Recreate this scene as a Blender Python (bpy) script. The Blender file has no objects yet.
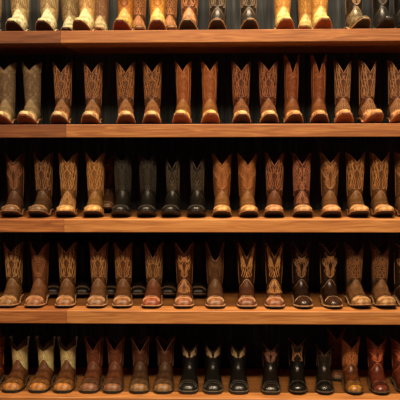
import bpy, math, random
from mathutils import Vector
random.seed(7)
sc = bpy.context.scene
C = sc.collection
PI = math.pi

# ------------------------------------------------------------------ camera
F = 875.0
CAM = Vector((0.0, -5.0, 1.614))
yaw, pitch, roll = math.radians(1.9), math.radians(4.12), math.radians(0.16)
fw = Vector((-math.sin(yaw)*math.cos(pitch), math.cos(yaw)*math.cos(pitch), -math.sin(pitch)))
r0 = Vector((math.cos(yaw), math.sin(yaw), 0)); u0 = r0.cross(fw)
rt = r0*math.cos(roll) - u0*math.sin(roll)
up = rt.cross(fw)
cam_d = bpy.data.cameras.new('camera'); cam = bpy.data.objects.new('camera', cam_d); C.objects.link(cam)
cam_d.sensor_width = 36; cam_d.lens = F/400*36
from mathutils import Matrix
cam.matrix_world = Matrix(((rt.x, up.x, -fw.x, CAM.x), (rt.y, up.y, -fw.y, CAM.y), (rt.z, up.z, -fw.z, CAM.z), (0, 0, 0, 1)))
sc.camera = cam
def x_at(px, Y, z):
    n = rt - fw*((px-200)/F)
    return CAM.x - (n.y*(Y-CAM.y) + n.z*(z-CAM.z))/n.x
def z_at(py, Y, x):
    n = up - fw*((200-py)/F)
    return CAM.z - (n.y*(Y-CAM.y) + n.x*(x-CAM.x))/n.z

# ------------------------------------------------------------------ materials
def lin(c):
    return tuple(((v/255)/12.92 if v/255 <= .04045 else ((v/255+.055)/1.055)**2.4) for v in c) + (1,)
MC = {}
def nodes(name):
    m = bpy.data.materials.new(name); m.use_nodes = True
    nt = m.node_tree; b = nt.nodes['Principled BSDF']
    return m, nt, b
def ramp(nt, fac, stops):
    r = nt.nodes.new('ShaderNodeValToRGB')
    e = r.color_ramp.elements
    while len(e) < len(stops): e.new(0.5)
    for el, (p, c) in zip(e, stops): el.position = p; el.color = c
    nt.links.new(fac, r.inputs[0]); return r.outputs[0]
def leather(c1, c2=None, rough=.5, scale=70, sharp=.07, spec=.4):
    """leather with worn mottling between two dye colours"""
    key = ('l', c1, c2, rough, scale)
    if key in MC: return MC[key]
    m, nt, b = nodes('leather')
    tc = nt.nodes.new('ShaderNodeTexCoord')
    n = nt.nodes.new('ShaderNodeTexNoise'); n.inputs['Scale'].default_value = scale; n.inputs['Detail'].default_value = 4
    nt.links.new(tc.outputs['Object'], n.inputs['Vector'])
    if c2 is None: c2 = tuple(v*.72 for v in c1)
    c1, c2 = [(c[0], min(255, c[1]*1.07), c[2]) for c in (c1, c2)]
    col = ramp(nt, n.outputs['Fac'], [(.5-sharp, lin(c2)), (.5+sharp, lin(c1))])
    nt.links.new(col, b.inputs['Base Color'])
    b.inputs['Roughness'].default_value = rough
    b.inputs['Specular IOR Level'].default_value = spec
    v = nt.nodes.new('ShaderNodeTexNoise'); v.inputs['Scale'].default_value = 260; v.inputs['Detail'].default_value = 3
    nt.links.new(tc.outputs['Object'], v.inputs['Vector'])
    bp = nt.nodes.new('ShaderNodeBump'); bp.inputs['Strength'].default_value = .25; bp.inputs['Distance'].default_value = .002
    nt.links.new(v.outputs['Fac'], bp.inputs['Height']); nt.links.new(bp.outputs[0], b.inputs['Normal'])
    MC[key] = m; return m
def plain(c, rough=.6):
    key = ('p', c, rough)
    if key in MC: return MC[key]
    m, nt, b = nodes('trim_material')
    n = nt.nodes.new('ShaderNodeTexNoise'); n.inputs['Scale'].default_value = 40
    tc = nt.nodes.new('ShaderNodeTexCoord'); nt.links.new(tc.outputs['Object'], n.inputs['Vector'])
    nt.links.new(ramp(nt, n.outputs['Fac'], [(.3, lin(tuple(v*.85 for v in c))), (.7, lin(c))]), b.inputs['Base Color'])
    b.inputs['Roughness'].default_value = rough
    MC[key] = m; return m
def wood(name, dark, mid, light, seed):
    m, nt, b = nodes(name)
    tc = nt.nodes.new('ShaderNodeTexCoord')
    mp = nt.nodes.new('ShaderNodeMapping'); mp.inputs['Scale'].default_value = (1.6, 14, 26); mp.inputs['Location'].default_value = (seed*3.1, seed, seed*1.7)
    nt.links.new(tc.outputs['Object'], mp.inputs['Vector'])
    n = nt.nodes.new('ShaderNodeTexNoise'); n.inputs['Scale'].default_value = 1.5; n.inputs['Detail'].default_value = 7; n.inputs['Distortion'].default_value = 1.6
    nt.links.new(mp.outputs[0], n.inputs['Vector'])
    c1 = ramp(nt, n.outputs['Fac'], [(.3, lin(dark)), (.5, lin(mid)), (.68, lin(light))])
    mp2 = nt.nodes.new('ShaderNodeMapping'); mp2.inputs['Scale'].default_value = (3, 60, 150)
    nt.links.new(tc.outputs['Object'], mp2.inputs['Vector'])
    n2 = nt.nodes.new('ShaderNodeTexNoise'); n2.inputs['Scale'].default_value = 2; n2.inputs['Detail'].default_value = 4
    nt.links.new(mp2.outputs[0], n2.inputs['Vector'])
    mx = nt.nodes.new('ShaderNodeMix'); mx.data_type = 'RGBA'; mx.blend_type = 'MULTIPLY'; mx.inputs[0].default_value = .6
    nt.links.new(c1, mx.inputs[6]); nt.links.new(ramp(nt, n2.outputs['Fac'], [(.35, (.62, .55, .5, 1)), (.6, (1, 1, 1, 1))]), mx.inputs[7])
    nt.links.new(mx.outputs[2], b.inputs['Base Color'])
    b.inputs['Roughness'].default_value = .5
    bp = nt.nodes.new('ShaderNodeBump'); bp.inputs['Strength'].default_value = .2; bp.inputs['Distance'].default_value = .003
    nt.links.new(n2.outputs['Fac'], bp.inputs['Height']); nt.links.new(bp.outputs[0], b.inputs['Normal'])
    return m

# ------------------------------------------------------------------ mesh builder
class MB:
    def __init__(s): s.v = []; s.f = []; s.m = []
    def grid(s, rows, mat=0, closed=False, cap0=False, cap1=False):
        base = len(s.v); n = len(rows[0])
        for r in rows: s.v += [tuple(p) for p in r]
        for i in range(len(rows)-1):
            for j in range(n if closed else n-1):
                a = base+i*n+j; b = base+i*n+(j+1) % n
                s.f.append((a, b, b+n, a+n)); s.m.append(mat)
        if cap0: s.f.append(tuple(base+j for j in range(n))[::-1]); s.m.append(mat)
        if cap1: s.f.append(tuple(base+(len(rows)-1)*n+j for j in range(n))); s.m.append(mat)
    def ribbon(s, pts, nrm, w, h, mat=0):
        rows = []
        for i, (p, n) in enumerate(zip(pts, nrm)):
            a = pts[max(i-1, 0)]; b = pts[min(i+1, len(pts)-1)]
            t = (b-a)
            if t.length < 1e-7: t = Vector((0, 0, 1))
            sd = t.cross(n).normalized()*w*.5
            rows.append([p-sd-n*.0008, p-sd+n*h*.8, p+n*h, p+sd+n*h*.8, p+sd-n*.0008])
        s.grid(rows, mat)
    def tube(s, pts, r, mat=0, closed=False, k=5):
        rows = []; N = len(pts)
        for i, p in enumerate(pts):
            a = pts[(i-1) % N] if closed else pts[max(i-1, 0)]; b = pts[(i+1) % N] if closed else pts[min(i+1, N-1)]
            t = (b-a).normalized()
            u = t.cross(Vector((.13, .2, 1))).normalized(); w = t.cross(u)
            rows.append([p+(u*math.cos(2*PI*j/k)+w*math.sin(2*PI*j/k))*r for j in range(k)])
        if closed: rows.append(rows[0])
        s.grid(rows, mat, closed=True)
    def box(s, x0, x1, y0, y1, z0, z1, mat=0):
        b = len(s.v)
        s.v += [(x, y, z) for z in (z0, z1) for y in (y0, y1) for x in (x0, x1)]
        for q in ((0, 2, 3, 1), (4, 5, 7, 6), (0, 1, 5, 4), (2, 6, 7, 3), (0, 4, 6, 2), (1, 3, 7, 5)):
            s.f.append(tuple(b+i for i in q)); s.m.append(mat)
    def mesh(s, name, mats, smooth=True):
        me = bpy.data.meshes.new(name); me.from_pydata(s.v, [], s.f)
        for m in mats: me.materials.append(m)
        me.polygons.foreach_set('material_index', s.m)
        me.polygons.foreach_set('use_smooth', [smooth]*len(s.f))
        me.update(); return me
def link(name, me, parent=None):
    o = bpy.data.objects.new(name, me); C.objects.link(o); o.parent = parent; return o

# ------------------------------------------------------------------ boot form
SH = {  # half widths of toe stations, length in front of the ball
 'point':  dict(w=[.010, .017, .029, .040, .047, .046], foot=.050, heel=.040, hs=.9),
 'snip':   dict(w=[.017, .023, .033, .042, .048, .046], foot=.050, heel=.038, hs=.9),
 'round':  dict(w=[.020, .030, .041, .048, .051, .047], foot=.052, heel=.036, hs=.95),
 'square': dict(w=[.034, .041, .047, .051, .053, .0505], foot=.054, heel=.034, hs=1.0),
 'roper':  dict(w=[.030, .041, .050, .054, .055, .053], foot=.058, heel=.026, hs=1.0),
}
def lerp(a, b, t): return a+(b-a)*t
class Form:
    def __init__(s, toe, H, spring, narrow=1.0):
        sh = SH[toe]; s.H = H; s.sp = spring; s.toe = toe; s.heel = sh['heel']
        hh = s.heel; w = sh['w']; tk = sh['foot']/.054
        zs = lambda z: .70+.30*(z-.17)/(H-.17)
        s.keys = [
         (0.00, .003, .021, .003, .013, w[0]*.72),
         (0.03, .006, .029*tk, .004, .011, w[0]),
         (0.07, .016, .038*tk, .010, .009, w[1]),
         (0.13, .034, .046*tk, .034, .008, w[2]),
         (0.22, .064, .055*tk, .068, .007, w[3]),
         (0.32, .096, .069*tk, .104, .007, w[4]),
         (0.42, .126, .088*tk, .150, .012, w[5]),
         (0.50, .148, .110, .205, hh-.004, .0455),
         (0.56, .159, .130, .262, hh, .044),
         (0.62, .165, .147, .287, hh+.022, .0435),
         (0.66, .167, .160, .291, .10, .0445*narrow),
         (0.70, .167, .170, .289, .13, .046*narrow),
         (zs(.20), .166, .20, .286, .185, .048*narrow),
         (zs(.24), .162, .24, .284, .235, .050*narrow),
         (zs(.17+(H-.17)*.75), .157, .17+(H-.17)*.75, .286, .17+(H-.17)*.75, .0515*narrow),
         (1.00, .153, H, .290, H, .0560*narrow)]
        s.keys.sort()
    def s_of_z(s, z): return .70+.30*(z-.17)/(s.H-.17)
    def key(s, t):
        k = s.keys
        t = max(0, min(1, t))
        for i in range(len(k)-1):
            if t <= k[i+1][0]:
                a, b = k[i], k[i+1]; u = (t-a[0])/max(1e-6, b[0]-a[0])
                p = k[max(i-1, 0)]; q = k[min(i+2, len(k)-1)]
                out = []
                for c in range(1, 6):
                    d = b[0]-a[0]
                    m0 = (b[c]-p[c])/max(1e-6, b[0]-p[0])*d; m1 = (q[c]-a[c])/max(1e-6, q[0]-a[0])*d
                    # limit the tangents so that the profile never overshoots
                    dl = b[c]-a[c]
                    for_m = lambda m: 0 if m*dl <= 0 else math.copysign(min(abs(m), 2.5*abs(dl)), m)
                    m0 = for_m(m0); m1 = for_m(m1)
                    u2, u3 = u*u, u*u*u
                    out.append((2*u3-3*u2+1)*a[c]+(u3-2*u2+u)*m0+(-2*u3+3*u2)*b[c]+(u3-u2)*m1)
                return out
        return k[-1][1:]
    def bend(s, p):
        yb = .125
        if p.y < yb: p.z += s.sp*((yb-p.y)/yb)**1.15
        return p
    def P(s, t, th):
        Ty, Tz, By, Bz, w = s.key(t)
        c, n = math.cos(th), math.sin(th)
        foot = max(0, min(1, (.62-t)/.2))
        eb = lerp(2.15, 3.6, foot) if c < 0 else lerp(2.15, 2.3, foot)
        ew = eb
        cc = math.copysign(abs(c)**(2/eb), c); ss = math.copysign(abs(n)**(2/ew), n)
        cy, cz = (Ty+By)/2, (Tz+Bz)/2
        sh = .0
        if foot > 0:            # the widest line of a foot sits low
            lowf = .42*foot; cy = lerp(cy, By, lowf); cz = lerp(cz, Bz, lowf)
            a = (Vector((0, Ty-cy, Tz-cz)) if c >= 0 else Vector((0, cy-By, cz-Bz)))
        else: a = Vector((0, (Ty-By)/2, (Tz-Bz)/2))
        return s.bend(Vector((w*ss, cy, cz)) + a*cc)
    def N(s, t, th):
        e = .004
        a = s.P(min(1, t+e), th)-s.P(max(0, t-e), th); b = s.P(t, th+.03)-s.P(t, th-.03)
        n = b.cross(a)
        return n.normalized() if n.length > 1e-12 else Vector((0, -1, 0))
    def PO(s, t, th, off):
        return s.P(t, th)+s.N(t, th)*off if off else s.P(t, th)

def top_profile(dip, dipb, shape, ear=.86):
    def f(th):
        x = abs(math.sin(th)); d = dip if math.cos(th) > 0 else dipb
        q = min(1, x/ear)
        if shape == 'V': v = (1-q)**1.05
        elif shape == 'U': v = 1-q**2.0
        else: v = (1-q)**.75*.6+.4*(1-q*q)
        return d*v + .006*max(0, (x-ear)/(1-ear))
    return f

# stitched patterns: polylines in (u, v), u = -1..1 across the front, v = 0..1 up the shaft
def pattern(kind, rnd):
    L = []
    def both(pts):
        L.append(pts); L.append([(-u, v) for u, v in pts])
    T = [i/22 for i in range(23)]
    if kind in ('flame', 'flame2', 'butterfly'):
        n = {'flame': 4, 'flame2': 5, 'butterfly': 3}[kind]
        for k in range(n):
            a = .12+.15*k; b0 = .04+.03*k
            both([(a*math.sin(PI*t)**.7*(1+.45*math.sin(4*PI*t+.5+k*.15)), b0+(.93-b0)*t) for t in T])
        if kind != 'butterfly':
            for k in range(3):
                v0 = .15+.26*k
                both([(.16+.5*t*(1-.3*t), v0+.16*math.sin(PI*t)+.12*t) for t in T])
        else:
            for (cu, cv, R) in ((.42, .74, .22), (.40, .45, .17)):
                both([(cu+R*(1-.75*t)*math.cos(7*t+2.6), cv+.55*R*(1-.75*t)*math.sin(7*t+2.6)) for t in T])
                both([(cu+1.45*R*(1-.5*t)*math.cos(4*t+2.2), cv+.8*R*(1-.5*t)*math.sin(4*t+2.2)) for t in T])
    elif kind in ('scroll', 'dense'):
        rows = 5 if kind == 'scroll' else 7
        for r in range(rows):
            for c in range(2 if kind == 'scroll' else 3):
                cu = (.28+.42*c if kind == 'scroll' else .17+.30*c)+rnd.uniform(-.05, .05); cv = .06+(r+.5*(c % 2))*(.88/rows)
                R = (.21 if kind == 'scroll' else .15)*rnd.uniform(.85, 1.2); ph = rnd.uniform(0, 6.28); sg = rnd.choice((-1, 1))
                both([(cu+R*(1-.8*t)*math.cos(sg*8*t+ph), cv+.6*R*(1-.8*t)*math.sin(sg*8*t+ph)) for t in T])
        both([(.02+.10*abs(math.sin(3*PI*t)), .02+.94*t) for t in T])
        both([(.93, .03+.9*t) for t in T])
    elif kind == 'vine':
        for k in range(5):
            a = .08+.17*k; ph = rnd.uniform(-.4, .4)
            both([(a+.085*math.sin((4+k % 2)*PI*t+ph)+.10*math.sin(PI*t), .03+.04*(k % 3)+(.90-.05*(k % 2))*t) for t in T])
        for r in range(4):
            cu = rnd.uniform(.3, .6); cv = .16+.2*r; R = rnd.uniform(.12, .2)
            both([(cu+R*math.sin(6.28*t)*(1-t*.5), cv+R*.9*t+R*.25*math.cos(6.28*t)) for t in T])
    elif kind == 'rays':
        for k in range(4):
            both([(.04+.13*k+.62*t**1.5*(1-.12*k), .56-.03*k+.42*t) for t in T])
        for k in range(3):
            both([(.05+.20*k+.07*math.sin(3*PI*t+k), .04+.06*k+.50*t) for t in T])
    elif kind == 'twin':
        both([(.30+.10*math.sin(3*PI*t), .10+.78*t) for t in T])
        both([(.55-.16*math.sin(PI*t), .14+.74*t) for t in T])
        both([(.12+.10*math.sin(6.28*t), .45+.2*t) for t in T])
    elif kind == 'vlines':
        for k in range(5):
            both([(.05+.8*t, .93-.17*k-.0+.22*t*(1+.2*math.sin(6*t))) for t in T])
        both([(.12*math.sin(PI*t*3)**2+.03, .02+.55*t) for t in T])
    elif kind == 'lozenge':
        for k in range(3):
            both([((.2+.2*k)*math.sin(PI*t), .30-.08*k+(.40+.16*k)*t) for t in T])
        both([((.35)*math.sin(PI*t)**2, .02+.32*t) for t in T])
        both([(.1+.75*t, .86+.09*t) for t in T])
    elif kind == 'wave':
        for k in range(6):
            both([(.12+.13*k+.05*math.sin(5*PI*t+k), .05+.88*t) for t in T])
    elif kind == 'smallpair':
        for k in range(2):
            both([(.10+.12*k+.42*t**.8, .56+.0*k+.40*t) for t in T])
        both([(.34+.20*math.cos(6.3*t), .72+.11*math.sin(6.3*t)) for t in T])
        both([(.62+.13*math.cos(6.3*t), .68+.13*math.sin(6.3*t)) for t in T])
        both([(.22+.12*math.cos(6.3*t), .52+.05*math.sin(6.3*t)) for t in T])
        both([(.56+.12*math.cos(6.3*t), .52+.05*math.sin(6.3*t)) for t in T])
    elif kind == 'plainseam':
        both([(.62+.08*math.sin(PI*t), .02+.9*t) for t in T])
        both([(.05+.45*t, .86-.28*t*t) for t in T])
    elif kind == 'arch':
        both([(.62*math.sin(PI*.5*t)**.6, .80-.62*t*t) for t in T])
        both([(.45*math.sin(PI*.5*t)**.6, .70-.50*t*t) for t in T])
    return L

PROTO = {}
def boot_meshes(key, S):
    """meshes for every part of one style of boot; origin under the toe tip at sole level, toe pointing to -y"""
    rnd = random.Random(key)
    fm = Form(S['toe'], S['H'], S['spring'], S.get('narrow', 1.0)); H = S['H']
    tp = top_profile(S.get('dip', .055), S.get('dipb', .045), S.get('shape', 'V'))
    stop = lambda th: fm.s_of_z(H-tp(th))
    NT = 32; TH = [2*PI*j/NT for j in range(NT)]
    # denser around the front so that the scallop stays crisp
    TH = [th - .22*math.sin(2*th) for th in TH]
    parts = []
    # shaft: outer wall, inner lining, stitched pattern
    b = MB(); s0 = .50; NR = 16
    b.grid([[fm.PO(lerp(s0, stop(th), i/NR), th, 0) for th in TH] for i in range(NR+1)], 0, closed=True)
    b.grid([[fm.PO(lerp(stop(th), fm.s_of_z(.15), i/5), th, -.0035) for th in TH] for i in range(6)], 1, closed=True)
    b.grid([[fm.PO(stop(th), th, o) for th in TH] for o in (0, -.0035)], 1, closed=True)
    # close the foot of the lining so that one cannot look through the boot
    cl = [fm.PO(fm.s_of_z(.15), th, -.0035) for th in TH]; base = len(b.v); b.v += [tuple(p) for p in cl]
    b.f.append(tuple(range(base, base+NT))); b.m.append(1)
    vb = fm.s_of_z(.142); vt = lambda th: stop(th)-.012
    sw = S.get('sw', .0022)*1.35
    for ln in pattern(S.get('pat', 'flame'), rnd):
        pts = []; nn = []
        for u, v in ln:
            th = max(-1, min(1, u))*1.35; t = lerp(vb, vt(th), v)
            t = min(t, vt(th))
            pts.append(fm.PO(t, th, .0002)); nn.append(fm.N(t, th))
        b.ribbon(pts, nn, sw, .0009, 2)
    parts.append(('shaft', b.mesh('shaft', [S['m_shaft'], S['m_lining'], S['m_stitch']]), None))
    # optional dark collar over the upper part of the shaft
    if 'm_collar' in S:
        b = MB(); lo = lambda th: fm.s_of_z(H-.012-tp(th)*.6-.030*max(0, math.cos(2*th+PI))**2*0 - .03)
        b.grid([[fm.PO(lerp(lo(th), stop(th), i/5), th, .0016) for th in TH] for i in range(6)], 0, closed=True)
        parts.append(('collar', b.mesh('collar', [S['m_collar']]), None))
    # side seam piping + piping round the top edge
    b = MB()
    b.tube([fm.PO(stop(th), th, -.0012) for th in TH], .0028 if S['toe'] == 'roper' else .0021, 0, closed=True)
    for sg in (1, -1):
        b.tube([fm.PO(lerp(.64, stop(sg*PI/2)-.002, i/16), sg*PI/2, .0006) for i in range(17)], .0016)
    parts.append(('piping', b.mesh('piping', [S['m_pipe']]), None))
    # vamp with a tongue in front and the counter behind
    tg = S.get('tongue', .065)
    def vtop(th):
        c = math.cos(th)
        return .565+(tg*max(0, c)**7 if c > 0 else .085*max(0, -c)**3) + .012*math.cos(4*th)
    b = MB()
    stn = [0, .03, .07, .11, .17, .23, .29, .35, .41, .47, .52, .76, 1.0]
    rows = []
    for q in stn:
        rows.append([])
        for th in TH:
            t = q if q <= .52 else lerp(.52, vtop(th), (q-.52)/.48)
            p = fm.PO(t, th, .0014)
            # creases where the foot bends
            if .24 < t < .46 and math.cos(th) > 0: p.z -= .0012*math.sin(t*95)*math.cos(th)
            rows[-1].append(p)
    b.grid(rows, 0, closed=True, cap0=True)
    if S.get('vpat'):
        for ln in pattern(S['vpat'], rnd):
            pp = []; nn = []
            for u, v in ln:
                th = max(-1, min(1, u))*1.3; t = lerp(.33, vtop(th)-.008, min(1, max(0, v)))
                pp.append(fm.PO(t, th, .0016)); nn.append(fm.N(t, th))
            b.ribbon(pp, nn, sw, .0008, 2)
    b.grid([[fm.PO(vtop(th), th, o) for th in TH] for o in (.0014, -.0005)], 0, closed=True)
    tb = S.get('toepat', 'bug')
    lines = []
    T = [i/16 for i in range(17)]
    if tb != 'none':
        for k in range(2 if tb == 'bug' else 3):
            for sg in (1, -1): lines.append([(sg*1.15*t, .235+.028*k+.05*math.sin(PI*t)-.05*t) for t in T])
        for sg in (1, -1): lines.append([(sg*.38*math.sin(PI*t), .17+.10*t) for t in T])
    for sg in (1, -1): lines.append([(sg*2.2*t, vtop(sg*2.2*t)-.010) for t in T])
    for ln in lines:
        b.ribbon([fm.PO(t, th, .0016) for th, t in ln], [fm.N(t, th) for th, t in ln], sw*.8, .0008, 1)
    parts.append(('vamp', b.mesh('vamp', [S['m_vamp'], S['m_vst'], S['m_stitch']]), None))
    if 'm_cap_or_lit' in S:  # a real cap on some short boots, elsewhere light painted onto the toe
        b = MB(); cp = lambda th: S.get('capl', .30)-.03*math.cos(th)
        b.grid([[fm.PO(lerp(.0, cp(th), i/7), th, .0028) for th in TH] for i in range(8)], 0, closed=True, cap0=True)
        for t0 in ((.15, .215) if S['toe'] in ('square', 'roper') else (.24,)):
            q = [(-1.25+2.5*i/16) for i in range(17)]
            b.ribbon([fm.PO(t0+.03*math.cos(2*th), th, .0030) for th in q], [fm.N(t0+.03*math.cos(2*th), th) for th in q], .0028, .0012, 1)
        parts.append(('cap_or_lit_toe', b.mesh('cap_or_lit_toe', [S['m_cap_or_lit'], S['m_welt']]), None))
    # sole: welt plus outsole following the sole line, then the heel
    ys = [-.004, -.001, .004, .012, .024, .04, .06, .085, .11, .135, .16, .185, .21, .235, .26, .278, .288, .2915]
    def halfw(y):
        best = .02
        tt = 0
        for i in range(81):
            t = .6*i/80; k = fm.key(t)
            if k[2] <= max(.004, y): tt = t
        k = fm.key(tt); w = k[4]
        if y < .0: w = fm.key(.0)[4]*(.78 if y < -.002 else .98)
        if y > .262: w = .036*math.sqrt(max(.04, 1-((y-.262)/.031)**2))+.001
        return w+.0045
    hh = fm.heel
    def zb(y):
        if y < .115: return 0
        if y < .215: t = (y-.115)/.10; return (hh-.010)*(t*t*(3-2*t))
        return hh-.010
    th_s = S.get('sole_t', .007)
    def slab(za, zc, extra, mat, mb):
        rows = []
        for y in ys:
            w = halfw(y)+(extra if y < .15 else min(extra, .001)); z = zb(y)
            pts = [(-w, za+z), (-w*.5, za+z), (w*.5, za+z), (w, za+z), (w, zc+z), (w*.5, zc+z), (-w*.5, zc+z), (-w, zc+z)]
            rows.append([fm.bend(Vector((x, y-(extra if y < .0 else 0), q))) for x, q in pts])
        mb.grid(rows, mat, closed=True, cap0=True, cap1=True)
    b = MB(); slab(0, th_s, 0, 0, b)
    if S['toe'] == 'roper':        # rubber sole: tread line
        slab(th_s*.45, th_s*.62, .0012, 0, b)
    parts.append(('sole', b.mesh('sole', [S['m_sole']], smooth=False), None))
    b = MB(); slab(th_s, th_s+.0035, S.get('welt_out', .0042), 0, b)
    parts.append(('welt', b.mesh('welt', [S['m_welt']], smooth=False), None))
    b = MB(); rows = []
    for i in range(6):
        z = (hh-.010+.001)*i/5; sc_ = lerp(.86, 1.0, i/5)
        ring = []
        for j in range(20):
            a = 2*PI*j/20
            x = .0375*sc_*math.sin(a); y = -math.cos(a)
            y = .250+ (.038*sc_*-math.cos(a) if math.cos(a) < 0 else -.034*sc_*min(1, math.cos(a)*1.6))
            ring.append((x, y, z))
        rows.append(ring)
    b.grid(rows, 0, closed=True, cap0=True, cap1=True)
    parts.append(('heel', b.mesh('heel', [S['m_heel']], smooth=False), None))
    # pull straps: a loop at each side
    for sg in (1, -1):
        b = MB(); rows = []
        wtop = fm.key(1)[4]; yc = (fm.key(1)[0]+fm.key(1)[2])/2
        path = []
        for i in range(6): z = H-.055+.05*i/5; path.append((fm.P(fm.s_of_z(z), PI/2).x+.0022, z))
        for i in range(7):
            a = PI*i/6; path.append((wtop-.001+.0045*math.cos(a)+.0, H-.001+.010*math.sin(a)))
        for i in range(4): z = H-.006-.035*i/3; path.append((fm.P(fm.s_of_z(z), PI/2).x-.0058, z))
        for i, (x, z) in enumerate(path):
            a = path[max(0, i-1)]; c = path[min(len(path)-1, i+1)]
            tx, tz = c[0]-a[0], c[1]-a[1]; l = math.hypot(tx, tz); nx, nz = tz/l*.0009, -tx/l*.0009
            rows.append([(sg*(x+nx), yc-.011, z+nz), (sg*(x+nx), yc+.011, z+nz), (sg*(x-nx), yc+.011, z-nz), (sg*(x-nx), yc-.011, z-nz)])
        b.grid(rows, 0, closed=True, cap0=True, cap1=True)
        parts.append(('pull_strap', b.mesh('pull_strap', [S['m_strap']], smooth=False), None))
    return parts

def style(key, toe='square', H=.37, spring=.02, shaft=(110, 70, 40), vamp=None, cap=None, stitch=(190, 150, 100), mot=None, vmot=None,
          pipe=None, sole=(60, 38, 24), welt=(150, 112, 76), lining=(70, 45, 30), strap=None, collar=None, gloss=.5, **kw):
    vamp = vamp or shaft; pipe = pipe or stitch
    stitch = tuple(min(255, int(v*1.12)) for v in stitch)
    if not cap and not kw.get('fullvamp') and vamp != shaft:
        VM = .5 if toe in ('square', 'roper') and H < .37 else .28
        cap = vamp; vamp = tuple(int(a*(1-VM)+b*VM) for a, b in zip(shaft, vamp)); vmot = tuple(int(a*.85) for a in vamp)  # light falling on the toe, put into its colour as a paler cap
    S = dict(toe=toe, H=H, spring=spring, **kw)
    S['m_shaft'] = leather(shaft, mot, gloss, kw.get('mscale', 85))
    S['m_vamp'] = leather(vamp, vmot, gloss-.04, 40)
    S['m_vst'] = plain(tuple(int(v*.8) for v in vamp) if kw.get('quietvamp') else stitch, .6)
    S['m_stitch'] = plain(stitch, .55); S['m_pipe'] = plain(pipe, .5); S['m_lining'] = plain(lining, .8)
    S['m_sole'] = plain(sole, .6); S['m_welt'] = plain(welt, .6)
    S['m_heel'] = plain(tuple(int(v*.75) for v in sole), .55)
    S['m_strap'] = leather(strap or tuple(min(255, int(v*1.2)) for v in shaft), None, .6, 80)
    if cap: S['m_cap_or_lit'] = leather(cap, None, gloss-.08, 40)
    if collar: S['m_collar'] = leather(collar, None, gloss, 60)
    PROTO[key] = dict(S=S, parts=None)

# ---- styles, top shelf
W = dict(toe='snip', fullvamp=1, spring=.050, sole=(120, 66, 44), welt=(205, 165, 115))
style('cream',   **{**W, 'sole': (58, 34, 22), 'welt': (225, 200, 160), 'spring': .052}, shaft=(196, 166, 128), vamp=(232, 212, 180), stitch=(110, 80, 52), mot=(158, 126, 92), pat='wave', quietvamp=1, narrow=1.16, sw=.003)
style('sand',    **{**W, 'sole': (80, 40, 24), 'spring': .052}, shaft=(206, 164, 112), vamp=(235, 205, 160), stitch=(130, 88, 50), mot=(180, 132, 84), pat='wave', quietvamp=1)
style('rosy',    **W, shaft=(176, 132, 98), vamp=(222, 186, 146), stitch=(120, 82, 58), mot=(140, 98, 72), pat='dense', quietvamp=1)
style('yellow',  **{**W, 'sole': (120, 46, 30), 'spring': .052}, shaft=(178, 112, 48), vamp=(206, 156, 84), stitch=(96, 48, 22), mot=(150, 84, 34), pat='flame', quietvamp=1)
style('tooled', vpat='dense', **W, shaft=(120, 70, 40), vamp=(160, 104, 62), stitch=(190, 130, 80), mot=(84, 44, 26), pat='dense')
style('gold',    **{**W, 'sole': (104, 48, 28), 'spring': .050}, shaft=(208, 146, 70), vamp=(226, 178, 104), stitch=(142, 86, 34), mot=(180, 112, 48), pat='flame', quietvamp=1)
style('copper', vpat='flame', **{**W, 'sole': (40, 24, 18)}, shaft=(112, 66, 40), vamp=(140, 96, 66), stitch=(190, 130, 84), mot=(74, 38, 24), pat='vine', gloss=.38)
style('espresso',**{**W, 'sole': (30, 20, 16)}, shaft=(48, 38, 32), vamp=(50, 40, 34), stitch=(140, 118, 96), mot=(28, 22, 18), pat='vine', gloss=.34)
style('honey',   **{**W, 'sole': (140, 74, 40), 'spring': .052}, shaft=(206, 150, 80), vamp=(228, 184, 118), stitch=(150, 100, 50), mot=(186, 124, 60), pat='scroll', quietvamp=1)
style('glossy',  **{**W, 'sole': (26, 20, 18)}, shaft=(52, 40, 32), vamp=(112, 92, 72), stitch=(150, 118, 84), mot=(30, 24, 20), pat='flame', gloss=.28)
style('black1',  **{**W, 'sole': (22, 18, 16), 'welt': (70, 60, 50)}, shaft=(26, 23, 22), vamp=(34, 30, 28), stitch=(86, 74, 62), pat='flame', gloss=.35)
# ---- second shelf
W = dict(toe='snip', spring=.047, sole=(150, 84, 58), welt=(214, 160, 112), H=.368)
style('taupe',   **{**W, 'spring': .050}, shaft=(150, 118, 92), vamp=(238, 196, 152), stitch=(104, 78, 58), pat='flame', quietvamp=1, dip=.045, toepat='none')
style('mottled', vpat='scroll', **{**W, 'sole': (110, 66, 46)}, shaft=(124, 78, 50), vamp=(226, 178, 134), stitch=(184, 128, 84), mot=(74, 40, 26), pat='vine', dip=.065, quietvamp=1, mscale=90)
style('leopard', vpat='dense', **{**W, 'sole': (104, 60, 40)}, shaft=(138, 84, 50), vamp=(222, 172, 124), stitch=(180, 122, 74), mot=(60, 32, 20), pat='vine', dip=.065, quietvamp=1, mscale=110)
style('russet',  **{**W, 'sole': (156, 90, 66), 'spring': .052}, shaft=(172, 98, 56), vamp=(236, 178, 110), stitch=(206, 136, 82), mot=(142, 74, 40), pat='plainseam', dip=.06, narrow=.84, quietvamp=1)
style('carved',  vpat='scroll', **{**W, 'sole': (70, 44, 32)}, shaft=(128, 66, 40), vamp=(226, 174, 122), stitch=(176, 118, 78), mot=(66, 30, 20), pat='vine', dip=.06, quietvamp=1)
style('tallrust',**{**W, 'H': .405, 'sole': (80, 44, 28)}, shaft=(146, 78, 44), vamp=(216, 148, 92), stitch=(176, 108, 66), mot=(120, 60, 32), pat='plainseam', dip=.115, dipb=.10, narrow=.80, quietvamp=1)
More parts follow.
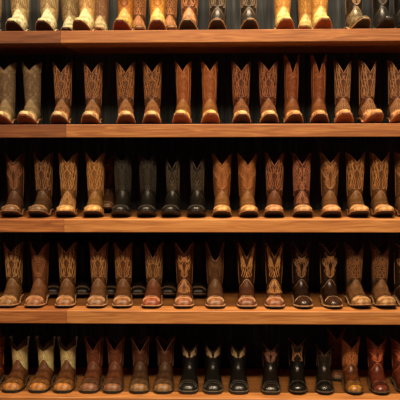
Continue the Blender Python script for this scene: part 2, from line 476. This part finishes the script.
style('lace',    vpat='scroll', **{**W, 'sole': (150, 90, 62), 'spring': .052}, shaft=(128, 74, 46), vamp=(232, 156, 108), stitch=(190, 144, 100), mot=(84, 44, 28), pat='vine', dip=.07, narrow=.90)
# ---- middle shelf
W = dict(toe='square', spring=.036, sole=(44, 28, 20), welt=(190, 134, 88), H=.372)
style('cocoa',   **W, shaft=(96, 58, 38), vamp=(132, 90, 64), stitch=(150, 98, 62), mot=(66, 38, 26), pat='flame')
style('walnut',  **W, shaft=(98, 62, 38), vamp=(122, 90, 66), stitch=(168, 118, 74), mot=(70, 42, 26), pat='vine')
style('camel', vpat='scroll',  **W, shaft=(150, 96, 54), vamp=(222, 160, 96), stitch=(214, 160, 100), mot=(116, 70, 38), pat='vine', quietvamp=1)
style('caramel', **W, shaft=(162, 106, 58), vamp=(216, 158, 94), stitch=(212, 156, 96), mot=(130, 80, 42), pat='vine', quietvamp=1)
style('black2',  **{**W, 'toe': 'round', 'welt': (60, 50, 40)}, shaft=(40, 34, 29), vamp=(36, 30, 26), stitch=(66, 58, 46), mot=(26, 23, 21), pat='dense', gloss=.42, dip=.045)
style('black3', toe='round', spring=.036, sole=(30, 22, 20), welt=(56, 46, 38), H=.345, shaft=(40, 33, 28), vamp=(36, 30, 26), stitch=(98, 84, 64), mot=(24, 21, 20), pat='scroll', gloss=.36, narrow=.80, dip=.07)
style('ginger',  **{**W, 'toe': 'round', 'H': .365}, shaft=(164, 100, 56), vamp=(214, 154, 96), stitch=(190, 124, 72), mot=(136, 78, 42), pat='flame2', dip=.065, quietvamp=1)
style('redbrown',**W, shaft=(116, 62, 42), vamp=(190, 124, 84), stitch=(186, 124, 80), mot=(72, 36, 26), pat='vine', dip=.075, pipe=(200, 132, 86))
style('inlaid', vpat='butterfly',  **W, shaft=(104, 52, 36), vamp=(184, 130, 88), stitch=(184, 122, 84), mot=(58, 28, 22), pat='dense', dip=.07, pipe=(204, 128, 90))
style('almond',  **W, shaft=(130, 82, 50), vamp=(212, 142, 96), stitch=(188, 132, 82), mot=(92, 56, 34), pat='flame2', dip=.06)
style('hazel',   **W, shaft=(128, 80, 46), vamp=(206, 146, 96), stitch=(206, 146, 84), mot=(96, 58, 34), pat='vine', dip=.055, toepat='vine')
# ---- fourth shelf
W = dict(toe='square', spring=.012, sole=(52, 38, 30), welt=(226, 178, 132), H=.362)
style('tan4',    **W, shaft=(116, 74, 46), vamp=(164, 110, 72), stitch=(206, 158, 98), mot=(86, 52, 32), pat='vine')
style('brick',   **W, shaft=(128, 76, 46), vamp=(168, 104, 72), stitch=(168, 108, 66), mot=(100, 56, 34), pat='lozenge', dip=.075)
style('scroll4', **W, shaft=(112, 68, 40), vamp=(160, 102, 66), stitch=(208, 156, 94), mot=(84, 48, 28), pat='vine')
style('chest4',  **W, shaft=(124, 76, 46), vamp=(152, 102, 74), stitch=(198, 144, 90), mot=(92, 54, 34), pat='vine')
style('toffee4', **W, shaft=(110, 66, 38), vamp=(146, 90, 58), stitch=(192, 138, 84), mot=(84, 46, 28), pat='vine')
style('red4',    **W, shaft=(106, 66, 40), vamp=(160, 78, 54), stitch=(186, 138, 84), mot=(82, 48, 30), pat='vine', dip=.09)
style('wing4', vpat='butterfly',  **W, shaft=(106, 56, 34), vamp=(158, 92, 62), stitch=(206, 148, 90), mot=(72, 36, 22), pat='butterfly', dip=.065)
style('scallop', **W, shaft=(96, 62, 38), vamp=(152, 96, 66), stitch=(138, 92, 56), mot=(80, 50, 30), pat='arch', dip=.10, shape='U', dipb=.09, pipe=(186, 120, 84))
style('deepv',   **W, shaft=(84, 42, 26), vamp=(134, 76, 50), stitch=(222, 162, 92), mot=(54, 28, 18), pat='rays', dip=.085, sw=.0028)
style('rayed', vpat='flame',   **W, shaft=(84, 40, 26), vamp=(150, 84, 56), stitch=(216, 156, 86), mot=(52, 26, 18), pat='rays', dip=.08, sw=.0028)
style('choc',    **{**W, 'toe': 'round'}, shaft=(54, 34, 26), vamp=(60, 36, 28), stitch=(150, 108, 70), mot=(36, 24, 20), pat='flame', gloss=.27, dip=.07)
style('choc2',   **{**W, 'toe': 'round'}, shaft=(58, 36, 26), vamp=(66, 40, 30), stitch=(178, 126, 78), mot=(38, 25, 20), pat='flame', gloss=.27, dip=.06)
style('lattice', vpat='scroll', **{**W, 'spring': .022}, shaft=(98, 62, 38), vamp=(172, 118, 76), stitch=(150, 100, 58), mot=(48, 28, 20), pat='dense', dip=.06, pipe=(60, 38, 26))
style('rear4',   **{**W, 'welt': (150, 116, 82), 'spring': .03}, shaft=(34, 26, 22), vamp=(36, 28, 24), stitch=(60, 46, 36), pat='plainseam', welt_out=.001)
# ---- bottom shelf
W = dict(toe='roper', spring=.004, H=.285, sole=(40, 36, 32), welt=(104, 94, 72), sole_t=.014)
style('bone5',   **W, shaft=(240, 216, 168), vamp=(132, 76, 44), cap=(196, 120, 62), stitch=(176, 144, 98), mot=(216, 188, 138), pat='wave', collar=(66, 40, 28), pipe=(92, 56, 36), tongue=.085, dip=.05, quietvamp=1)
style('rust5',   **W, shaft=(124, 66, 42), vamp=(130, 70, 44), cap=(142, 86, 60), stitch=(170, 104, 72), mot=(98, 50, 32), pat='plainseam', dip=.07, pipe=(196, 118, 88))
style('brown5',  **W, shaft=(100, 56, 36), vamp=(96, 62, 40), cap=(146, 98, 62), stitch=(136, 88, 58), mot=(72, 40, 26), pat='plainseam', dip=.08, pipe=(216, 160, 124))
style('black5',  **{**W, 'welt': (120, 112, 92), 'H': .262}, shaft=(28, 25, 23), vamp=(32, 29, 26), stitch=(196, 170, 124), mot=(20, 18, 17), pat='smallpair', dip=.045, gloss=.33, pipe=(44, 38, 32), quietvamp=1, sw=.0034, welt_out=.002)
style('dark5',   **{**W, 'toe': 'square', 'H': .262}, shaft=(36, 28, 24), vamp=(34, 27, 23), stitch=(150, 106, 84), mot=(24, 20, 18), pat='flame', dip=.045, gloss=.28, quietvamp=1)
style('night5',  **{**W, 'toe': 'round', 'H': .29, 'sole_t': .008, 'spring': .012, 'welt': (90, 80, 60)}, shaft=(30, 25, 22), vamp=(30, 26, 24), stitch=(186, 132, 88), mot=(20, 17, 16), pat='twin', dip=.04, gloss=.25, quietvamp=1, pipe=(150, 96, 62), sw=.0028)
style('short5',  **{**W, 'toe': 'round', 'H': .245, 'sole_t': .007, 'spring': .012, 'welt': (110, 96, 84)}, shaft=(46, 36, 30), vamp=(36, 31, 28), stitch=(96, 70, 52), mot=(32, 26, 22), pat='plainseam', dip=.05, gloss=.24, pipe=(120, 80, 58), quietvamp=1)
style('amber5',  **{**W, 'toe': 'round', 'H': .288, 'sole_t': .008, 'spring': .012}, shaft=(156, 84, 44), vamp=(120, 62, 34), stitch=(210, 136, 76), mot=(110, 56, 30), pat='scroll', dip=.05, gloss=.3, cap=(176, 112, 52))
style('wine5',   **{**W, 'toe': 'round', 'H': .288, 'sole_t': .008, 'spring': .012}, shaft=(124, 54, 38), vamp=(112, 52, 38), stitch=(214, 118, 72), mot=(84, 36, 28), pat='flame2', dip=.04, gloss=.3)

# ------------------------------------------------------------------ shelves
rows_px = [29.6, 124.0, 219.6, 311.3, 398.6]
THKS = [.0700, .0745, .0740, .0755, .0755]
ZT = [z_at(p, 0, 0) for p in rows_px]
DEPTH = .665
def board(px0, px1, z, mat, label, name='shelf_board'):
    THK = THKS[min(range(5), key=lambda q: abs(ZT[q]-z))]
    x0 = -1.50 if px0 is None else x_at(px0, 0, z)+.0007
    x1 = 1.50 if px1 is None else x_at(px1, 0, z)-.0007
    b = MB(); e = .003
    prof = [(e, z-THK), (0, z-THK+e), (0, z-e), (e, z), (DEPTH, z), (DEPTH, z-THK)]
    b.grid([[(x, y, q) for y, q in prof] for x in (x0, x1)], 0, closed=True, cap0=True, cap1=True)
    o = link(name, b.mesh(name, [mat], smooth=False))
    o['label'] = label; o['category'] = 'shelf'; o['group'] = 'wooden boards of the boot display'
SP = ['top', 'second', 'middle', 'fourth', 'bottom']
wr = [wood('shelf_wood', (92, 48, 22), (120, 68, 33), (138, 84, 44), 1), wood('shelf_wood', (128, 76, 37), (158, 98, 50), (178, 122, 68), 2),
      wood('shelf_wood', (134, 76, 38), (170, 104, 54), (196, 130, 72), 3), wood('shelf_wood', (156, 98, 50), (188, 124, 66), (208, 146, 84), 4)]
joint = [60.5, 66, 64, 66.5]
lab = [('short dark left board of the topmost shelf, under the cream boots', 'long orange-brown board of the topmost shelf, right of its joint'),
       ('short reddish left board of the second shelf from the top', 'long honey-brown board of the second shelf from the top'),
       ('short left board of the middle shelf, under the brown boots', 'long light board of the middle shelf, right of its joint'),
       ('short reddish left board of the fourth shelf, above the cream-topped boots', 'long light board of the fourth shelf, above the black boots')]
for r in range(4):
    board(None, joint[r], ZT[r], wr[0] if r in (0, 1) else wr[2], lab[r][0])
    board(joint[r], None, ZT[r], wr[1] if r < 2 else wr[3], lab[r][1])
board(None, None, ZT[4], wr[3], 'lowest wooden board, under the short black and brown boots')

# ------------------------------------------------------------------ setting
m, nt, b_ = nodes('barn_wood')
tc = nt.nodes.new('ShaderNodeTexCoord'); mp = nt.nodes.new('ShaderNodeMapping'); mp.inputs['Scale'].default_value = (24, 1, 1.4)
nt.links.new(tc.outputs['Object'], mp.inputs['Vector'])
n = nt.nodes.new('ShaderNodeTexNoise'); n.inputs['Scale'].default_value = 2; n.inputs['Detail'].default_value = 6; nt.links.new(mp.outputs[0], n.inputs['Vector'])
nt.links.new(ramp(nt, n.outputs['Fac'], [(.3, lin((26, 29, 32))), (.55, lin((56, 62, 64))), (.75, lin((92, 96, 92)))]), b_.inputs['Base Color'])
geo = nt.nodes.new('ShaderNodeNewGeometry'); pm = nt.nodes.new('ShaderNodeMix'); pm.data_type = 'RGBA'; pm.blend_type = 'MULTIPLY'; pm.inputs[0].default_value = 1
nt.links.new(b_.inputs['Base Color'].links[0].from_socket, pm.inputs[6])
nt.links.new(ramp(nt, geo.outputs['Random Per Island'], [(0, (.35, .42, .5, 1)), (1, (1.0, 1.0, .98, 1))]), pm.inputs[7])
nt.links.new(pm.outputs[2], b_.inputs['Base Color'])
b_.inputs['Roughness'].default_value = .85
bp = nt.nodes.new('ShaderNodeBump'); bp.inputs['Strength'].default_value = .5; bp.inputs['Distance'].default_value = .004
nt.links.new(n.outputs['Fac'], bp.inputs['Height']); nt.links.new(bp.outputs[0], b_.inputs['Normal'])
barn = m
def struct(name, mb, mat):
    o = link(name, mb.mesh(name, [mat], smooth=False)); o['kind'] = 'structure'; return o
mb = MB(); x = -1.8
rw = random.Random(3)
while x < 1.8:
    w = rw.uniform(.13, .19); d = rw.uniform(0, .006)
    mb.box(x+.002, x+w-.002, DEPTH+.004+d, DEPTH+.03, -.02, 4.6); x += w
mb.box(-1.8, 1.85, DEPTH+.03, DEPTH+.06, -.02, 4.6)
struct('wall_back', mb, barn)
mb = MB(); mb.box(-3.6, 3.6, -7, DEPTH+.06, -.06, 0)
struct('floor', mb, wood('floor_wood', (50, 30, 20), (66, 42, 28), (84, 56, 38), 9))
for nm, s in (('trim_1', -1), ('trim_2', 1)):
    mb = MB(); a, c = sorted((s*1.501, s*1.54)); mb.box(a, c, 0.0, DEPTH, 0, ZT[0]+.75)
    struct(nm, mb, wr[1])

# ------------------------------------------------------------------ boots
def place(key, row, toe, shaft, Y0, label, group, name='cowboy_boot'):
    P = PROTO[key]; S = P['S']; z = ZT[row]
    xt = x_at(toe, Y0+.045, z+.03); xs = x_at(shaft, Y0+.225, z+.22)
    a = math.atan2(xs-xt, .180); xt -= .045*math.tan(a)
    o = bpy.data.objects.new(name, None); C.objects.link(o); o.empty_display_size = .05
    o.location = (xt, Y0, z+.0005); o.rotation_euler = (0, 0, -a)
    o['label'] = label; o['category'] = 'boot'; o['group'] = group
    if P['parts'] is None:
        P['parts'] = []
        for nm, me, _ in boot_meshes(key, S): P['parts'].append(link(nm, me, o))
        seen = {}
    else:
        for p in P['parts']:
            c = p.copy(); C.objects.link(c); c.parent = o
    return o

ordn = ['', 'first', 'second', 'third', 'fourth', 'fifth', 'sixth', 'seventh', 'eighth', 'ninth', 'tenth', 'eleventh', 'twelfth', 'thirteenth', 'fourteenth', 'fifteenth', 'sixteenth']
ROWS = [
 [('cream', -12, -8, 'cream boot cut by the left edge'), ('cream', 13, 20, 'cream boot, dark sole tipped up'), ('cream', 43, 49, 'cream patterned boot, white vamp'),
  ('sand', 80, 87, 'tan boot with pale front'), ('yellow', 121, 125.5, 'amber boot with yellow vamp'), ('gold', 157, 157.5, 'golden stitched boot'),
  ('copper', 187.5, 189.5, 'brown carved boot'), ('espresso', 217, 217.5, 'dark brown boot'), ('espresso', 250, 248.5, 'dark brown boot'),
  ('honey', 286, 282.5, 'honey yellow boot'), ('honey', 324, 319.5, 'honey yellow boot'), ('glossy', 363, 353.5, 'shiny dark brown boot'),
  ('black1', 387, 381, 'black stitched boot'), ('black1', 409, 402, 'black boot cut by the right edge')],
 [('taupe', 0, 7, 'taupe boot cut by the left edge'), ('taupe', 25, 32.5, 'taupe boot with cream toe'), ('mottled', 58, 63, 'mottled brown boot'), ('mottled', 89, 93.5, 'mottled brown boot'),
  ('leopard', 126, 125.5, 'speckled brown boot'), ('leopard', 151.5, 152.5, 'speckled brown boot'), ('russet', 181, 183.5, 'plain russet boot'), ('russet', 211, 209.5, 'plain russet boot'),
  ('carved', 242, 241, 'red brown scrolled boot'), ('carved', 270, 268, 'red brown scrolled boot'), ('tallrust', 295, 291.5, 'tall rust boot with deep V'), ('tallrust', 320, 318.5, 'tall rust boot with deep V'),
  ('lace', 345, 342.5, 'brown boot with lace-like stitching'), ('lace', 376, 366.5, 'brown boot with lace-like stitching'), ('lace', 402, 396, 'brown boot cut by the right edge')],
 [('cocoa', 10, 15.5, 'dark cocoa boot'), ('walnut', 37, 44, 'walnut boot with dull toe'), ('camel', 65, 68.5, 'camel boot with light toe'), ('caramel', 92.5, 95.5, 'caramel boot with light toe'),
  ('black2', 120, 123, 'black boot'), ('black2', 146, 148, 'black boot'), ('black3', 170, 173, 'narrow black boot'), ('black3', 196, 197.5, 'narrow black boot'),
  ('ginger', 222, 222, 'ginger suede-look boot'), ('ginger', 249.5, 247, 'ginger suede-look boot'), ('redbrown', 274, 274.5, 'reddish brown boot'), ('inlaid', 303.5, 301.5, 'dark red inlaid boot'),
  ('almond', 332, 329.5, 'brown boot, orange toe'), ('hazel', 360, 355, 'brown boot, yellow stitching'), ('hazel', 385, 379, 'brown boot, yellow stitching'), ('almond', 412, 403.5, 'brown boot cut by the right edge')],
 [('tan4', 7, 14, 'brown boot, pale zigzag stitching'), ('brick', 34, 40, 'plain brick brown boot'), ('scroll4', 64.5, 67.5, 'brown boot with golden scrolls'), ('chest4', 96, 99, 'chestnut boot'),
  ('toffee4', 122, 123.5, 'toffee brown boot'), ('red4', 151, 154, 'boot with red foot'), ('wing4', 183.5, 184.5, 'boot with wing stitching'), ('scallop', 215.5, 215, 'brown boot with deep round scallop'),
  ('deepv', 247, 246.5, 'dark boot, bright V stitching'), ('rayed', 275, 274, 'dark boot, bright rayed stitching'), ('choc', 304, 300.5, 'glossy chocolate boot'), ('choc2', 334, 328.5, 'glossy chocolate boot'),
  ('lattice', 362, 353.5, 'latticed boot with tan toe'), ('lattice', 387, 379.5, 'latticed boot with tan toe'), ('choc2', 413, 402, 'dark boot cut by the right edge')],
 [('wine5', -14, -4, 'reddish boot cut by the left edge'), ('bone5', 12, 20, 'brown short boot with cream shaft'), ('bone5', 38.5, 46, 'brown short boot with cream shaft'), ('bone5', 63, 68, 'brown short boot with cream shaft'),
  ('rust5', 89, 94.5, 'rust brown short boot'), ('rust5', 112.5, 115.5, 'rust brown short boot'), ('brown5', 139, 140.5, 'brown short boot, pale V trim'), ('brown5', 163, 165.5, 'brown short boot, pale V trim'),
  ('black5', 188, 190, 'black short boot, cream stitching'), ('black5', 213, 213, 'black short boot, cream stitching'), ('black5', 239, 238, 'black short boot, cream stitching'), ('dark5', 271, 270.5, 'dark slim short boot'),
  ('night5', 298, 297, 'black boot, copper stitching'), ('short5', 325, 324, 'lowest plain black boot'), ('amber5', 355, 350, 'amber brown boot'), ('wine5', 381, 376, 'wine red boot'), ('wine5', 409, 400, 'red boot cut by the right edge')]]
Y0 = [.035, .04, .06, .055, .075]
shelf_name = ['top shelf', 'second shelf', 'middle shelf', 'fourth shelf', 'bottom shelf']
for r, row in enumerate(ROWS):
    for i, (k, t, s, d) in enumerate(row):
        where = f"{ordn[i+1] if i+1 < 17 else 'seventeenth'} from left in front on the {shelf_name[r]}"
        place(k, r, t, s, Y0[r], f"{d}, {where}", f"front row of boots on the {shelf_name[r]}", 'short_boot' if r == 4 else 'cowboy_boot')
# the boots set back, seen in the gaps
BACK = [
 (0, 'cream', 67, 70, 'cream patterned boot set back between the third and fourth front boots, top shelf'),
 (0, 'rosy', 98, 100.5, 'rosy tan boot set back right of the pale-fronted boot, top shelf'),
 (0, 'tooled', 139, 138, 'brown carved boot set back behind the yellow-vamped amber boot, top shelf'),
 (0, 'tooled', 171, 169, 'brown boot set back just right of the golden stitched boot, top shelf'),
 (0, 'honey', 304, 306, 'honey boot set back left of the eleventh front boot, top shelf'),
 (2, 'cocoa', 106, 108, 'brown boot set back right of the caramel boot, middle shelf'),
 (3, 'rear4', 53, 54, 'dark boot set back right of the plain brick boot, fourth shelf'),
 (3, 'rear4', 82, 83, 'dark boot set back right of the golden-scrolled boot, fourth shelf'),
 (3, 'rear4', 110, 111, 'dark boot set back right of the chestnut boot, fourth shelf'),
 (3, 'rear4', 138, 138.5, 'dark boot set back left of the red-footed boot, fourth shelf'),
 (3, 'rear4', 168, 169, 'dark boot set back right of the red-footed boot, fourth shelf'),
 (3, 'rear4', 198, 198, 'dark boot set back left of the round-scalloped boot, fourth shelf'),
 (4, 'rust5', 338, 336, 'dim brown boot set back left of the amber boot, bottom shelf'),
]
for r, k, t, s, l in BACK:
    place(k, r, t, s, .352 if r != 4 else .368, l, f"boots set back on the {shelf_name[r]}", 'short_boot' if r == 4 else 'cowboy_boot')

# ------------------------------------------------------------------ light
def area(name, loc, tgt, sx, sy, power, col):
    d = bpy.data.lights.new(name, 'AREA'); d.shape = 'RECTANGLE'; d.size = sx; d.size_y = sy; d.energy = power; d.color = col
    o = bpy.data.objects.new(name, d); C.objects.link(o); o.location = loc
    o.rotation_euler = (Vector(tgt)-Vector(loc)).to_track_quat('-Z', 'Y').to_euler(); return o
def spot(name, loc, tgt, power, col, ang=60, blend=.8, r=.06):
    d = bpy.data.lights.new(name, 'SPOT'); d.energy = power; d.color = col; d.spot_size = math.radians(ang); d.spot_blend = blend; d.shadow_soft_size = r
    o = bpy.data.objects.new(name, d); C.objects.link(o); o.location = loc
    o.rotation_euler = (Vector(tgt)-Vector(loc)).to_track_quat('-Z', 'Y').to_euler(); return o
WARM = (1, .76, .50)
for i, (x, p) in enumerate([(-1.05, 175), (-.35, 235), (.35, 285), (1.05, 290)]):
    spot('ceiling_spot', (x, -1.25, 5.1), (x*.95, 0.0, .8), p*1.5, WARM, 60, .9)
area('room_light', (0.1, -4.0, 4.3), (0, 0, .9), 3.2, .4, 215, (1, .76, .50))
w = bpy.data.worlds.new('world'); sc.world = w; w.use_nodes = True
w.node_tree.nodes['Background'].inputs[0].default_value = (.55, .65, .8, 1); w.node_tree.nodes['Background'].inputs[1].default_value = .08
sc.view_settings.view_transform = 'Standard'; sc.view_settings.look = 'None'; sc.view_settings.exposure = 0; sc.view_settings.gamma = 1
